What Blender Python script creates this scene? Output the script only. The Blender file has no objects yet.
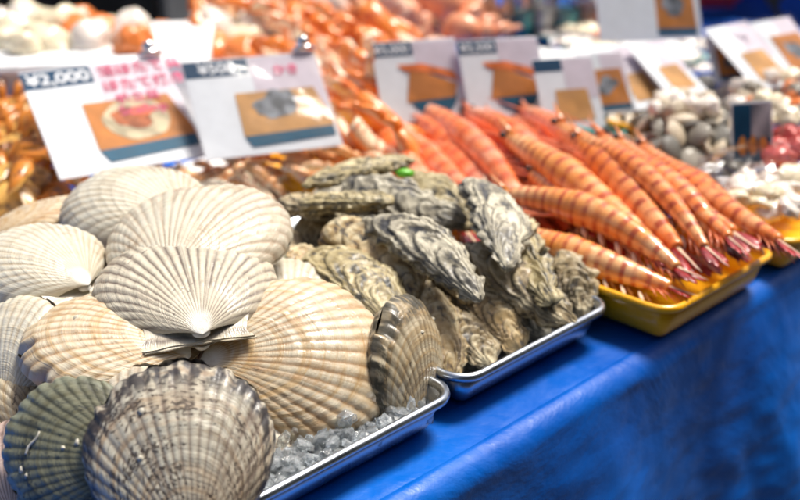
import bpy, bmesh, math, random
import numpy as np
from mathutils import Vector, Matrix, noise
from math import sin, cos, pi, radians, sqrt, hypot, floor

random.seed(7)
SC = bpy.context.scene
COL = SC.collection
# ------------------------------------------------------------------ camera
CAM_H, PITCH, F = .42, radians(22.9), 1111.0
RIGHT = Vector((1, 0, 0)); UP = Vector((0, sin(PITCH), cos(PITCH))); BACK = Vector((0, -cos(PITCH), sin(PITCH)))
EYE = Vector((0, 0, CAM_H))
def ray(px, py):
    return Vector(((px-400)/F, 0, 0)) + UP*(-(py-250)/F) - BACK
def at(px, py, z):
    d = ray(px, py); return EYE + d*((z-CAM_H)/d.z)
def depth(p): return -(Vector(p)-EYE).dot(BACK)
def cv(x, y, z): return (RIGHT*x + UP*y + BACK*z).normalized()
Q = sqrt(.5)
S_, T_ = Vector((Q, Q, 0)), Vector((-Q, Q, 0))     # along the table / towards its back
def P(s, t, z=0): return S_*s + T_*t + Vector((0, 0, z))
TABLE_ROT = radians(45)

# ------------------------------------------------------------------ nodes
class G:
    def __init__(s, name):
        s.m = bpy.data.materials.new(name); s.m.use_nodes = True
        s.t = s.m.node_tree; s.b = s.t.nodes['Principled BSDF']; s.out = s.t.nodes['Material Output']
    def n(s, typ, **kw):
        nd = s.t.nodes.new(typ)
        for k, v in kw.items(): setattr(nd, k, v)
        return nd
    def put(s, sock, v):
        if isinstance(v, bpy.types.NodeSocket): s.t.links.new(v, sock)
        elif v is not None:
            if sock.type == 'RGBA' and len(v) == 3: v = (*v, 1)
            sock.default_value = v
    def math(s, op, a, b=None, c=None, clamp=False):
        nd = s.n('ShaderNodeMath', operation=op, use_clamp=clamp)
        for i, v in enumerate((a, b, c)):
            if v is not None: s.put(nd.inputs[i], v)
        return nd.outputs[0]
    def mix(s, f, a, b, mode='MIX'):
        nd = s.n('ShaderNodeMix', data_type='RGBA', blend_type=mode)
        s.put(nd.inputs[0], f); s.put(nd.inputs[6], a); s.put(nd.inputs[7], b)
        return nd.outputs[2]
    def noise(s, vec, scale=5, detail=4, rough=.55, dist=0):
        nd = s.n('ShaderNodeTexNoise'); s.put(nd.inputs['Vector'], vec)
        nd.inputs['Scale'].default_value = scale; nd.inputs['Detail'].default_value = detail
        nd.inputs['Roughness'].default_value = rough; nd.inputs['Distortion'].default_value = dist
        return nd.outputs[0]
    def ramp(s, v, lo, hi, a=0., b=1.):
        nd = s.n('ShaderNodeMapRange'); nd.interpolation_type = 'SMOOTHSTEP'
        s.put(nd.inputs[0], v); nd.inputs[1].default_value = lo; nd.inputs[2].default_value = hi
        nd.inputs[3].default_value = a; nd.inputs[4].default_value = b
        return nd.outputs[0]
    def uv(s): return s.n('ShaderNodeTexCoord').outputs['UV']
    def obj(s): return s.n('ShaderNodeTexCoord').outputs['Object']
    def sep(s, v):
        nd = s.n('ShaderNodeSeparateXYZ'); s.put(nd.inputs[0], v); return nd.outputs
    def comb(s, x, y, z=0.):
        nd = s.n('ShaderNodeCombineXYZ'); s.put(nd.inputs[0], x); s.put(nd.inputs[1], y); s.put(nd.inputs[2], z)
        return nd.outputs[0]
    def bump(s, h, strength=.4, dist=.001, prev=None):
        nd = s.n('ShaderNodeBump'); s.put(nd.inputs['Height'], h)
        nd.inputs['Strength'].default_value = strength; nd.inputs['Distance'].default_value = dist
        if prev: s.put(nd.inputs['Normal'], prev)
        return nd.outputs[0]
    def set(s, **kw):
        names = dict(color='Base Color', rough='Roughness', metal='Metallic', normal='Normal', spec='Specular IOR Level',
                     coat='Coat Weight', coat_rough='Coat Roughness', trans='Transmission Weight', ior='IOR', alpha='Alpha',
                     sss='Subsurface Weight', sss_scale='Subsurface Scale', emis='Emission Color', emis_s='Emission Strength', sheen='Sheen Weight')
        for k, v in kw.items(): s.put(s.b.inputs[names[k]], v)
        if 'sss' in kw: s.b.inputs['Subsurface Radius'].default_value = (1, .5, .25)
        return s.m

def plain(name, col, rough=.5, var=.15, scale=40, metal=0, bump=.1, **kw):
    g = G(name); o = g.obj()
    nz = g.noise(o, scale, 4)
    c2 = tuple(min(1, x*(1+var)) for x in col); c1 = tuple(x*(1-var) for x in col)
    col_ = g.mix(g.ramp(nz, .3, .7), c1, c2)
    r = g.ramp(nz, .2, .8, max(0, rough-.08), min(1, rough+.08))
    return g.set(color=col_, rough=r, metal=metal, normal=g.bump(nz, bump, .001), **kw)

def scallop_mat(name, base, tint, groove, g_amt, fleck, f_lo, f_amt, rim, rim_amt, band_amt=.5, seed=0, NR=26, rough=.38, umbo=(.8, .78, .72)):
    """base: shell colour; tint: growth-band colour; groove: colour between the ribs; fleck/f_lo: dark flecks; rim: dark edge mottling"""
    g = G(name); uv = g.sep(g.uv()); u, v = uv[0], uv[1]
    ob = g.obj()
    dis = g.noise(ob, 26, 3)
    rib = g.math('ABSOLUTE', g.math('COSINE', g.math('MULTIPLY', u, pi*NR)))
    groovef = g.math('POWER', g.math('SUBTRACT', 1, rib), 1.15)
    vv = g.math('ADD', v, g.math('MULTIPLY', g.math('SUBTRACT', dis, .5), .10))
    bands = g.noise(g.comb(g.math('MULTIPLY', u, 1.3), g.math('MULTIPLY', vv, 15), seed), 1, 3, .6)
    bandf = g.math('MULTIPLY', g.ramp(bands, .45, .68), band_amt)
    c = g.mix(bandf, base, tint)
    big = g.noise(ob, 16, 4, .6)
    c = g.mix(g.math('MULTIPLY', g.ramp(big, .42, .7), .45), c, tint)
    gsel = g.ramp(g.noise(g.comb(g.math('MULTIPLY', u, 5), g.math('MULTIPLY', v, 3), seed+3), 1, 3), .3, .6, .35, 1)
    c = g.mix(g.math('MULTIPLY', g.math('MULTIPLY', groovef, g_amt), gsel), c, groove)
    st_ = g.noise(g.comb(g.math('MULTIPLY', u, NR*.9), g.math('MULTIPLY', v, .8), seed+23), 1, 3, .7)
    c = g.mix(g.ramp(st_, .54, .66, 0, .45), c, groove)
    # flecks broken along the ribs
    fl = g.noise(g.comb(g.math('MULTIPLY', u, NR*1.8), g.math('MULTIPLY', vv, 42), seed+7), 1, 2.5, .6)
    reg = g.noise(g.comb(g.math('MULTIPLY', u, 4), g.math('MULTIPLY', vv, 6), seed+11), 1, 3)
    ff = g.math('MULTIPLY', g.ramp(g.math('ADD', fl, g.math('MULTIPLY', g.math('SUBTRACT', reg, .5), .9)), f_lo, f_lo+.10), f_amt)
    c = g.mix(ff, c, fleck)
    # mottled rim
    rl = g.noise(g.comb(g.math('MULTIPLY', u, NR*1.2), g.math('MULTIPLY', v, 9), seed+17), 1, 2)
    rf = g.math('MULTIPLY', g.math('MULTIPLY', g.ramp(vv, .80, .93), g.ramp(rl, .38, .56)), rim_amt)
    c = g.mix(rf, c, rim)
    # pearly, worn beak
    c = g.mix(g.ramp(v, .13, .05), c, umbo)
    dirt = g.noise(ob, 38, 5, .65)
    c = g.mix(g.ramp(dirt, .56, .72, 0, .55), c, groove)
    fine = g.noise(g.comb(g.math('MULTIPLY', u, NR*3), g.math('MULTIPLY', vv, 60), seed), 1, 3, .6)
    rings = g.noise(g.comb(g.math('MULTIPLY', u, 2), g.math('MULTIPLY', vv, 70), seed+5), 1, 2)
    grit = g.noise(ob, 420, 3)
    b = g.bump(fine, .45, .0006); b = g.bump(rings, .5, .0007, b); b = g.bump(grit, .25, .0004, b)
    # water sitting on the shell: gloss in patches
    wet = g.noise(ob, 55, 3)
    r = g.ramp(wet, .38, .62, rough-.14, rough+.2)
    return g.set(color=c, rough=r, normal=b, coat=g.ramp(wet, .56, .46, 0, .18), coat_rough=.15, sss=.06, sss_scale=.004)

M = {}
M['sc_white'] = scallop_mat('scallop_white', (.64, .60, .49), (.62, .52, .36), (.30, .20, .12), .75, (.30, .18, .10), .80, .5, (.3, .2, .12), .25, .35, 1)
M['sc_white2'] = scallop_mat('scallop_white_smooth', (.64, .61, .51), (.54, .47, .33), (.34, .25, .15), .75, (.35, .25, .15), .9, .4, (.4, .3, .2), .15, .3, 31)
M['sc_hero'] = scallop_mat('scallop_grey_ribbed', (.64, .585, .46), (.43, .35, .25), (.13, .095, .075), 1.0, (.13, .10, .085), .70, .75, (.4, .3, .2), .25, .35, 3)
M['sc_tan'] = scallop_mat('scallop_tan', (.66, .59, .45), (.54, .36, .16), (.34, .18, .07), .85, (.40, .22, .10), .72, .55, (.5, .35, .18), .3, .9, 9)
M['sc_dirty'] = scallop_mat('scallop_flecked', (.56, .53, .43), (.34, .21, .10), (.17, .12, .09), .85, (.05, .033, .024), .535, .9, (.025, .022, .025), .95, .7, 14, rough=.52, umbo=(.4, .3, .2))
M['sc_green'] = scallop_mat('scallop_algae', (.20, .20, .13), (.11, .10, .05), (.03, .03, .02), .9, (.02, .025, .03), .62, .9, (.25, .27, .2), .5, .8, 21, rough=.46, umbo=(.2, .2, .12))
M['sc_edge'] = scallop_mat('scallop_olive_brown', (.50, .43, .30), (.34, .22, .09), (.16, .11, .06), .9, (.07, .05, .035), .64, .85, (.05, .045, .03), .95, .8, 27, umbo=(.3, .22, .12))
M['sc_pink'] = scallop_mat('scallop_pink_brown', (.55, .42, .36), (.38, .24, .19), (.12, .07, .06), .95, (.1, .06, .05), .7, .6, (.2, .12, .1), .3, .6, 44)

def oyster_mat(name, light, mid, dark, warm, warm_amt, seed):
    g = G(name); ob = g.obj(); uv = g.sep(g.uv())
    off = g.n('ShaderNodeVectorMath', operation='ADD'); g.put(off.inputs[0], ob); off.inputs[1].default_value = (seed, seed*1.7, 0)
    o = off.outputs[0]
    sx = g.sep(o); st_ = g.comb(g.math('MULTIPLY', sx[0], .38), sx[1], sx[2])
    a = g.noise(st_, 95, 6, .66, .5)
    lay = g.noise(g.comb(g.math('MULTIPLY', uv[0], 7), g.math('MULTIPLY', uv[1], 22), seed), 1, 4, .62, .5)
    k = g.math('ADD', g.math('MULTIPLY', a, .6), g.math('MULTIPLY', lay, .4))
    c = g.mix(g.ramp(k, .42, .50), dark, mid)
    c = g.mix(g.ramp(k, .50, .57), c, light)
    fr = g.math('FRACT', g.math('MULTIPLY', uv[1], 10))
    c = g.mix(g.math('MULTIPLY', g.ramp(fr, .60, .95), .6), c, light)
    w = g.noise(o, 24, 4, .6)
    c = g.mix(g.math('MULTIPLY', g.ramp(w, .46, .66), warm_amt), c, warm)
    sp = g.noise(st_, 150, 3, .6)
    c = g.mix(g.ramp(sp, .58, .66, 0, .8), c, (.05, .05, .05))
    c = g.mix(g.ramp(fr, .16, .01, 0, .85), c, dark)
    b = g.bump(lay, .35, .0015); b = g.bump(a, .5, .002, b); b = g.bump(g.noise(o, 330, 4, .65), .4, .0006, b)
    return g.set(color=c, rough=g.ramp(a, .35, .65, .42, .7), normal=b, coat=.10, coat_rough=.15)
M['oy_a'] = oyster_mat('oyster_grey', (.60, .52, .35), (.29, .22, .12), (.035, .028, .02), (.40, .28, .12), .5, 1)
M['oy_b'] = oyster_mat('oyster_olive', (.56, .48, .29), (.26, .20, .09), (.035, .035, .03), (.34, .27, .12), .6, 2.3)
M['oy_c'] = oyster_mat('oyster_brown', (.66, .56, .36), (.36, .25, .11), (.08, .055, .04), (.50, .34, .15), .7, 3.1)
M['oy_d'] = oyster_mat('oyster_slate', (.60, .55, .42), (.21, .185, .13), (.035, .035, .038), (.33, .30, .22), .3, 4.9)

def prawn_mat(name, base, pale, stripe, stripe_amt, n=9):
    g = G(name); uv = g.sep(g.uv()); u, v = uv[0], uv[1]; ob = g.obj()
    d = g.noise(ob, 30, 3)
    vv = g.math('ADD', v, g.math('MULTIPLY', g.math('SUBTRACT', d, .5), .05))
    st = g.math('ABSOLUTE', g.math('COSINE', g.math('MULTIPLY', vv, pi*n)))
    brk = g.ramp(g.noise(g.comb(g.math('MULTIPLY', u, 6), g.math('MULTIPLY', v, 9), 0.), 1, 3), .34, .60, .25, 1)
    c = g.mix(g.ramp(g.noise(ob, 34, 4), .40, .70, 0, .65), base, pale)
    under = g.math('ABSOLUTE', g.math('SUBTRACT', u, .5))
    c = g.mix(g.ramp(under, .28, .48, 0, .7), c, pale)
    c = g.mix(g.math('MULTIPLY', g.math('MULTIPLY', g.ramp(st, .80, .40), stripe_amt), brk), c, stripe)
    b = g.bump(g.noise(ob, 160, 3), .25, .0008)
    return g.set(color=c, rough=.24, normal=b, coat=.55, coat_rough=.10, sss=.12, sss_scale=.006)
M['prawn'] = prawn_mat('prawn_striped', (.82, .23, .04), (.90, .54, .26), (.36, .04, .015), .85)
M['prawn_pale'] = prawn_mat('prawn_pale', (.84, .31, .07), (.92, .62, .34), (.46, .06, .02), .85)
M['prawn_red'] = prawn_mat('prawn_red', (.86, .21, .055), (.94, .64, .46), (.50, .03, .015), .55, 7)
M['prawn_tail'] = plain('prawn_tail', (.30, .012, .012), .3, .5, 60, coat=.2)
M['prawn_tip'] = plain('prawn_tip', (.80, .60, .42), .3, .2, 60)
M['prawn_leg'] = plain('prawn_leg', (.75, .22, .10), .3, .3, 60, coat=.3)
M['black_eye'] = plain('black_eye', (.01, .01, .01), .15, 0, 10)

def crab_mat(name, top, belly, spot):
    g = G(name); uv = g.sep(g.uv()); ob = g.obj()
    under = g.math('ABSOLUTE', g.math('SUBTRACT', uv[0], .5))
    c = g.mix(g.ramp(g.math('ADD', under, g.math('MULTIPLY', g.math('SUBTRACT', g.noise(ob, 24, 3), .5), .3)), .20, .34), top, belly)
    c = g.mix(g.ramp(g.noise(ob, 70, 4), .50, .62, 0, .75), c, spot)
    return g.set(color=c, rough=.3, normal=g.bump(g.noise(ob, 190, 3), .35, .001), coat=.4, coat_rough=.12, sss=.1, sss_scale=.006)
M['crab'] = crab_mat('crab_orange', (.88, .25, .04), (.90, .74, .52), (.60, .12, .03))
M['crab_pink'] = crab_mat('crab_pink', (.88, .38, .20), (.92, .70, .54), (.70, .22, .12))
M['crab_brown'] = crab_mat('crab_brown', (.66, .22, .02), (.78, .44, .10), (.08, .03, .02))
M['crab_cream'] = crab_mat('crab_cream', (.84, .42, .18), (.84, .74, .58), (.50, .36, .2))

M['steel'] = plain('tray_steel', (.46, .50, .55), .30, .05, 30, metal=1, bump=.04)
M['yellow'] = plain('yellow_plastic', (.92, .44, .008), .28, .08, 20, coat=.3)
M['teal'] = plain('teal_plastic', (.01, .27, .27), .35, .15, 20)
M['foam'] = plain('white_foam', (.82, .83, .84), .7, .05, 90, bump=.4)
M['white'] = plain('white_plastic', (.8, .8, .8), .35, .04, 20)
M['grey'] = plain('grey_metal_paint', (.30, .31, .32), .4, .12, 12)
M['lgrey'] = plain('light_grey_paint', (.55, .55, .54), .45, .1, 12)
M['dark'] = plain('dark_rubber', (.02, .022, .028), .5, .3, 12)
M['wood'] = plain('table_wood', (.35, .24, .14), .6, .2, 20)
M['chrome'] = plain('chrome', (.8, .8, .82), .1, .02, 20, metal=1, bump=.02)
M['lime'] = plain('lime_leaf', (.12, .45, .02), .4, .2, 60)
M['meat'] = plain('scallop_meat', (.82, .72, .52), .3, .12, 60, sss=.2, sss_scale=.006, coat=.3)
M['roe'] = plain('orange_roe', (.88, .25, .06), .3, .2, 60, sss=.2, sss_scale=.006, coat=.3)
M['redroe'] = plain('red_octopus', (.55, .08, .06), .25, .3, 70, coat=.5)
M['squid'] = plain('white_squid', (.80, .72, .64), .25, .1, 70, coat=.5, sss=.2, sss_scale=.006)
M['barnacle'] = plain('barnacle', (.62, .58, .48), .7, .3, 200, bump=.6)
M['clam_a'] = plain('clam_grey', (.28, .25, .20), .35, .5, 70, bump=.5, coat=.3)
M['clam_b'] = plain('clam_cream', (.62, .52, .38), .35, .35, 70, bump=.5, coat=.3)
M['clam_c'] = plain('clam_dark', (.13, .12, .10), .35, .5, 70, bump=.5, coat=.3)
M['skin'] = plain('skin', (.62, .38, .27), .5, .05, 40, sss=.15, sss_scale=.01)
M['hair'] = plain('hair', (.015, .012, .01), .5, .3, 200, bump=.6)
M['jacket_blue'] = plain('jacket_blue', (.005, .09, .60), .6, .2, 14, bump=.5)
M['jacket_navy'] = plain('jacket_navy', (.012, .018, .05), .6, .3, 14, bump=.5)
M['red_cloth'] = plain('red_cloth', (.55, .01, .02), .6, .2, 14)
M['trouser'] = plain('dark_trousers', (.03, .035, .05), .7, .3, 30, bump=.4)
M['amber'] = plain('amber_sauce', (.25, .06, .02), .1, .2, 10, coat=.8)

def glass_mat(name, col, rough=.03):
    g = G(name); nz = g.noise(g.obj(), 14, 2)
    return g.set(color=col, rough=rough, trans=1., ior=1.45, normal=g.bump(nz, .08, .001))
M['glass'] = glass_mat('clear_glass', (.95, .97, .97))

def ice_mat():
    g = G('crushed_ice'); ob = g.obj(); nz = g.noise(ob, 120, 4)
    return g.set(color=g.mix(nz, (.86, .91, .94), (.95, .97, .98)), rough=g.ramp(nz, .4, .6, .03, .2), trans=.86, ior=1.31,
                 normal=g.bump(g.noise(ob, 200, 4), .6, .002))
M['ice'] = ice_mat()

def sleeve_mat():
    g = G('clear_sleeve'); ob = g.obj()
    nz = g.noise(ob, 22, 3)
    tr = g.n('ShaderNodeBsdfTransparent'); gl = g.n('ShaderNodeBsdfGlossy'); gl.inputs['Roughness'].default_value = .07
    g.put(gl.inputs['Normal'], g.bump(nz, .25, .004))
    fr = g.n('ShaderNodeFresnel'); fr.inputs[0].default_value = 1.5
    g.put(fr.inputs['Normal'], g.bump(nz, .25, .004))
    mx = g.n('ShaderNodeMixShader'); g.put(mx.inputs[0], g.math('MULTIPLY', fr.outputs[0], .5, clamp=True))
    g.put(mx.inputs[1], tr.outputs[0]); g.put(mx.inputs[2], gl.outputs[0])
    g.t.links.new(mx.outputs[0], g.out.inputs[0]); return g.m
M['sleeve'] = sleeve_mat()

def cloth_mat():
    g = G('blue_tarpaulin'); ob = g.obj()
    cr = g.noise(ob, 6, 6, .55, .5); f2 = g.noise(ob, 45, 5, .6, .4); sm = g.noise(ob, 3, 3)
    c = g.mix(g.ramp(sm, .35, .65), (.0, .075, .40), (.0, .125, .56))
    c = g.mix(g.ramp(cr, .56, .72, 0, .3), c, (.01, .14, .70))
    weave = g.n('ShaderNodeTexWave'); weave.inputs['Scale'].default_value = 220; g.put(weave.inputs['Vector'], ob)
    b = g.bump(cr, .6, .012); b = g.bump(f2, .22, .002, b); b = g.bump(weave.outputs[1], .03, .0002, b)
    return g.set(color=c, rough=g.ramp(f2, .35, .65, .36, .55), normal=b, spec=.35)
M['tarp'] = cloth_mat()

def asphalt():
    g = G('wet_asphalt'); ob = g.obj(); a = g.noise(ob, 3, 4); b_ = g.noise(ob, 300, 3)
    c = g.mix(b_, (.03, .035, .03), (.09, .095, .08))
    return g.set(color=c, rough=g.ramp(a, .4, .6, .3, .8), normal=g.bump(b_, .6, .004))
M['asphalt'] = asphalt()

def flat_print(name, col, var=.1, scale=60):
    return plain(name, col, .6, var, scale, bump=.0, spec=.1)
M['paper'] = flat_print('card_paper', (.80, .83, .87), .03)
M['navy'] = flat_print('ink_navy', (.012, .06, .13), .1)
M['inkwhite'] = flat_print('ink_white', (.85, .87, .9), .02)
M['inkpink'] = flat_print('ink_pink', (.62, .10, .20), .1)
M['pinkpaper'] = flat_print('strip_pinkish', (.70, .63, .70), .05)
M['board'] = flat_print('ink_board', (.55, .22, .06), .2, 30)
M['board2'] = flat_print('ink_board_light', (.62, .34, .13), .2, 30)
M['inkshell'] = flat_print('ink_shell', (.55, .47, .32), .3, 70)
M['inkbrown'] = flat_print('ink_brown', (.38, .12, .05), .5, 70)
M['inkroe'] = flat_print('ink_roe', (.75, .20, .07), .3, 70)
M['inkgrey'] = flat_print('ink_grey', (.25, .27, .30), .6, 60)
M['inkcrab'] = flat_print('ink_crab', (.82, .22, .06), .3, 60)
M['inkteal'] = flat_print('ink_shadow', (.03, .12, .20), .1)

# ------------------------------------------------------------------ object helpers
def link(o): COL.objects.link(o); return o
def mesh_obj(name, me, mat, parent=None, smooth=True):
    o = bpy.data.objects.new(name, me); link(o)
    if mat is not None: me.materials.append(M[mat] if isinstance(mat, str) else mat)
    if smooth: me.polygons.foreach_set('use_smooth', [True]*len(me.polygons))
    if parent: o.parent = parent
    return o
def from_bm(name, bm, mat, parent=None, smooth=False):
    me = bpy.data.meshes.new(name); bm.normal_update(); bm.to_mesh(me); bm.free()
    return mesh_obj(name, me, mat, parent, smooth)
def from_py(name, vs, fs, mat, parent=None, smooth=True, uvs=None):
    me = bpy.data.meshes.new(name); me.from_pydata([tuple(map(float, v)) for v in vs], [], fs); me.update()
    if uvs is not None:
        lay = me.uv_layers.new(name='UVMap')
        arr = np.array(uvs, dtype=float)
        idx = np.zeros(len(me.loops), dtype=np.int32); me.loops.foreach_get('vertex_index', idx)
        lay.data.foreach_set('uv', arr[idx].ravel())
    return mesh_obj(name, me, mat, parent, smooth)
def tag(o, label=None, cat=None, group=None, kind=None):
    if label: o['label'] = label
    if cat: o['category'] = cat
    if group: o['group'] = group
    if kind: o['kind'] = kind
    return o
def empty(name, loc=(0, 0, 0), rz=0.):
    o = bpy.data.objects.new(name, None); link(o); o.empty_display_size = .02
    o.location = loc; o.rotation_euler = (0, 0, rz); return o
def frame(o, loc, X, Y):
    X = X.normalized(); Z = X.cross(Y).normalized(); Y = Z.cross(X)
    m = Matrix((X, Y, Z)).transposed().to_4x4(); m.translation = loc; o.matrix_world = m; return o
def copy_tree(o, parent=None):
    c = o.copy(); link(c)
    if parent: c.parent = parent
    for ch in list(o.children): copy_tree(ch, c)
    return c
def box(bm, c, s, rz=0., bev=0.):
    g = bmesh.ops.create_cube(bm, size=1)
    bmesh.ops.scale(bm, vec=s, verts=g['verts'])
    if bev:
        es = list({e for v in g['verts'] for e in v.link_edges})
        r = bmesh.ops.bevel(bm, geom=es, offset=bev, segments=2, affect='EDGES')
        vs = list({v for f in r['faces'] for v in f.verts} | {v for v in g['verts'] if v.is_valid})
    else: vs = g['verts']
    if rz: bmesh.ops.rotate(bm, verts=vs, cent=(0, 0, 0), matrix=Matrix.Rotation(rz, 3, 'Z'))
    bmesh.ops.translate(bm, vec=c, verts=vs)
def N3(x, y, z): return noise.noise(Vector((x, y, z)))
def fbm(x, y, z, o=4):
    return noise.fractal(Vector((x, y, z)), .9, 2.0, o)
def tube(name, pts, radii, mat, parent=None, seg=12, flat=1.0, seed=None, amp=.0, up=Vector((0, 0, 1))):
    """swept tube with uv (u round, v along), closed by points at the ends"""
    vs, uvs, fs = [], [], []
    n = len(pts); pts = [Vector(p) for p in pts]
    for i, p in enumerate(pts):
        d = (pts[min(i+1, n-1)]-pts[max(i-1, 0)]).normalized()
        sd = d.cross(up); sd = sd.normalized() if sd.length > 1e-5 else Vector((0, 1, 0)); w = sd.cross(d).normalized()
        for k in range(seg+1):
            a = 2*pi*k/seg; r = radii[i]
            if seed is not None: r *= 1+amp*N3(cos(a)*2+seed, sin(a)*2, i*.7)
            kk = -sd*sin(a)*r - w*cos(a)*r*flat
            vs.append(p+kk); uvs.append((k/seg, i/(n-1)))
    for i in range(n-1):
        for k in range(seg):
            a = i*(seg+1)+k; fs.append((a, a+1, a+seg+2, a+seg+1))
    for end, i in ((0, 0), (1, n-1)):
        vs.append(pts[i]); uvs.append((.5, end)); c = len(vs)-1
        for k in range(seg):
            a = i*(seg+1)+k; fs.append((c, a+1, a) if end == 0 else (c, a, a+1))
    return from_py(name, vs, fs, mat, parent, True, uvs)
def lump(name, r, mat, parent=None, seed=0, amp=.25, f=2.0, sub=3):
    bm = bmesh.new(); bmesh.ops.create_icosphere(bm, subdivisions=sub, radius=1)
    for v in bm.verts:
        k = 1+amp*fbm(v.co.x*f+seed, v.co.y*f, v.co.z*f, 3)
        v.co = Vector((v.co.x*r[0]*k, v.co.y*r[1]*k, v.co.z*r[2]*k))
    return from_bm(name, bm, mat, parent, True)

# ------------------------------------------------------------------ scallops
NR = 26
ALPHA = radians(64)
def valve(name, W, mat, parent, seed, dome=.24, side=1, nt=234, nq=60, chip=.0):
    """one valve: radial ribs, growth steps, straight hinge with ears. local: y beak->rim, z out; origin at the disc centre"""
    rho = W/2; c = rho/sin(ALPHA)
    vs, uvs, fs = [], [], []
    for j in range(nq+1):
        q = j/nq
        for i in range(nt+1):
            u = i/nt; th = (u*2-1)*ALPHA
            ss = max(0, rho*rho-(c*sin(th))**2)
            R = c*cos(th)+sqrt(ss)
            rib = abs(cos(pi*NR*u))**.75
            wob = 1+.045*N3(th*1.3+seed, seed*.37, 0)+.012*N3(th*6, seed, 3)
            if chip: wob -= chip*(.05*max(0, N3(th*13+seed, 5, seed)-.05)+.16*max(0, N3(th*5+seed, 9, seed)-.32))*max(0, q-.85)*6.6
            R *= wob*(1+.009*(rib-.5)*q**3)
            qq = q**.92
            x = R*qq*sin(th); y = R*qq*cos(th)
            # dome
            R0 = c*cos(th)+sqrt(ss); xa, ya = R0*qq*sin(th), R0*qq*cos(th)-c
            if ya < 0: ya /= 1+.20*(1-qq)
            dd = min(1., (xa*xa+ya*ya)/(rho*rho))
            e = max(0., cos(th/ALPHA*pi/2))**.42
            z = W*dome*1.05*(1-dd)**.58
            zf = W*dome*.85*(qq**.55)*max(0., 1-(th/ALPHA)**2)**.5*max(0., 1-qq)**.4
            z = (z**4+zf**4)**.25
            z += W*.0078*(1+.45*N3(u*9+seed*2, qq*1.5, seed))*(rib-.5)*(.25+.75*qq)*(qq**.5)*min(1, e*1.6)*(1 if q < .995 else .9)
            # growth steps
            gq = qq*11+.8*N3(th*1.5, qq*2, seed)
            st = gq-floor(gq)
            z += W*.0060*(st**3)*min(1, qq*2)*e
            z += W*.020*N3(x/W*3.2+seed, y/W*3.2, 2)*e*qq + W*.006*N3(x/W*11+seed, y/W*11, 5)*e*qq
            z = max(z, 0) + W*.004
            if side < 0: z = -z*.8
            vs.append((x, y-c, z)); uvs.append((u, q))
    for j in range(nq):
        for i in range(nt):
            a = j*(nt+1)+i; f = (a, a+1, a+nt+2, a+nt+1)
            fs.append(f if side < 0 else f[::-1])
    # rim skirt down to the joint
    base = nq*(nt+1); k0 = len(vs)
    for i in range(nt+1):
        x, y, z = vs[base+i]; vs.append((x*1.0, y, side*W*.0002)); uvs.append((i/nt, 1))
    for i in range(nt):
        f = (base+i, base+i+1, k0+i+1, k0+i); fs.append(f if side < 0 else f[::-1])
    # ears : two thin ribbed wings along the straight hinge line
    for sg in (-1, 1):
        m, n = 16, 10; k1 = len(vs)
        L = rho*(.62 if sg < 0 else .54)
        for a in range(m+1):
            fa = a/m; xo = sg*L*fa                          # along hinge
            yb = -c + W*.004 - .02*W*fa
            # where the ear meets the shoulder line: shoulder direction (sin ALPHA, cos ALPHA)
            top = -c + abs(xo)/math.tan(ALPHA)*1.06 + W*.035*(1-fa)
            top = top + W*(.085-.035*fa**3)*(1+.4*N3(fa*6+seed, sg, 0)); yb += W*.014*N3(fa*3+seed, sg, 4)
            for b in range(n+1):
                fb = b/n; y = yb+(top-yb)*fb; xo = sg*L*fa*(1+fa*(.10*N3(fb*2.5+seed, sg*3, 1)-.10*sin(fb*pi)))
                z = W*(.003+fb**1.1*(.050+.045*fa-.02*fa**4)*(dome/.22)+.003*sin(fb*pi)*cos(fb*pi*6)) + W*.012*N3(xo/W*9+seed, y/W*9, 1)*fb
                vs.append((xo, y, side*max(z, .001))); uvs.append((.5+sg*(.34+.08*fb), .3+.4*fa))
        for a in range(m):
            for b in range(n):
                i0 = k1+a*(n+1)+b; f = (i0, i0+1, i0+n+2, i0+n+1)
                fs.append(f if (sg > 0) != (side > 0) else f[::-1])
        # hinge edge closing strip
        k2 = len(vs)
        for a in range(m+1):
            x, y, z = vs[k1+a*(n+1)]; vs.append((x, y, 0)); uvs.append((.5, .3))
        for a in range(m): fs.append((k1+a*(n+1), k1+(a+1)*(n+1), k2+a+1, k2+a))
    # beak: small pearly knob where the ribs meet
    k3 = len(vs); r = W*.045
    for a in range(9):
        for b in range(17):
            la = a/8*pi/2; lo = b/16*2*pi
            vs.append((r*cos(la)*cos(lo)*1.05, -c+r*1.1+r*1.0*cos(la)*sin(lo), side*(W*.040+r*.95*sin(la)))); uvs.append((.5, .0))
    for a in range(8):
        for b in range(16):
            i0 = k3+a*17+b; fs.append((i0, i0+1, i0+18, i0+17))
    return from_py(name, vs, fs, mat, parent, True, uvs)

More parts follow.
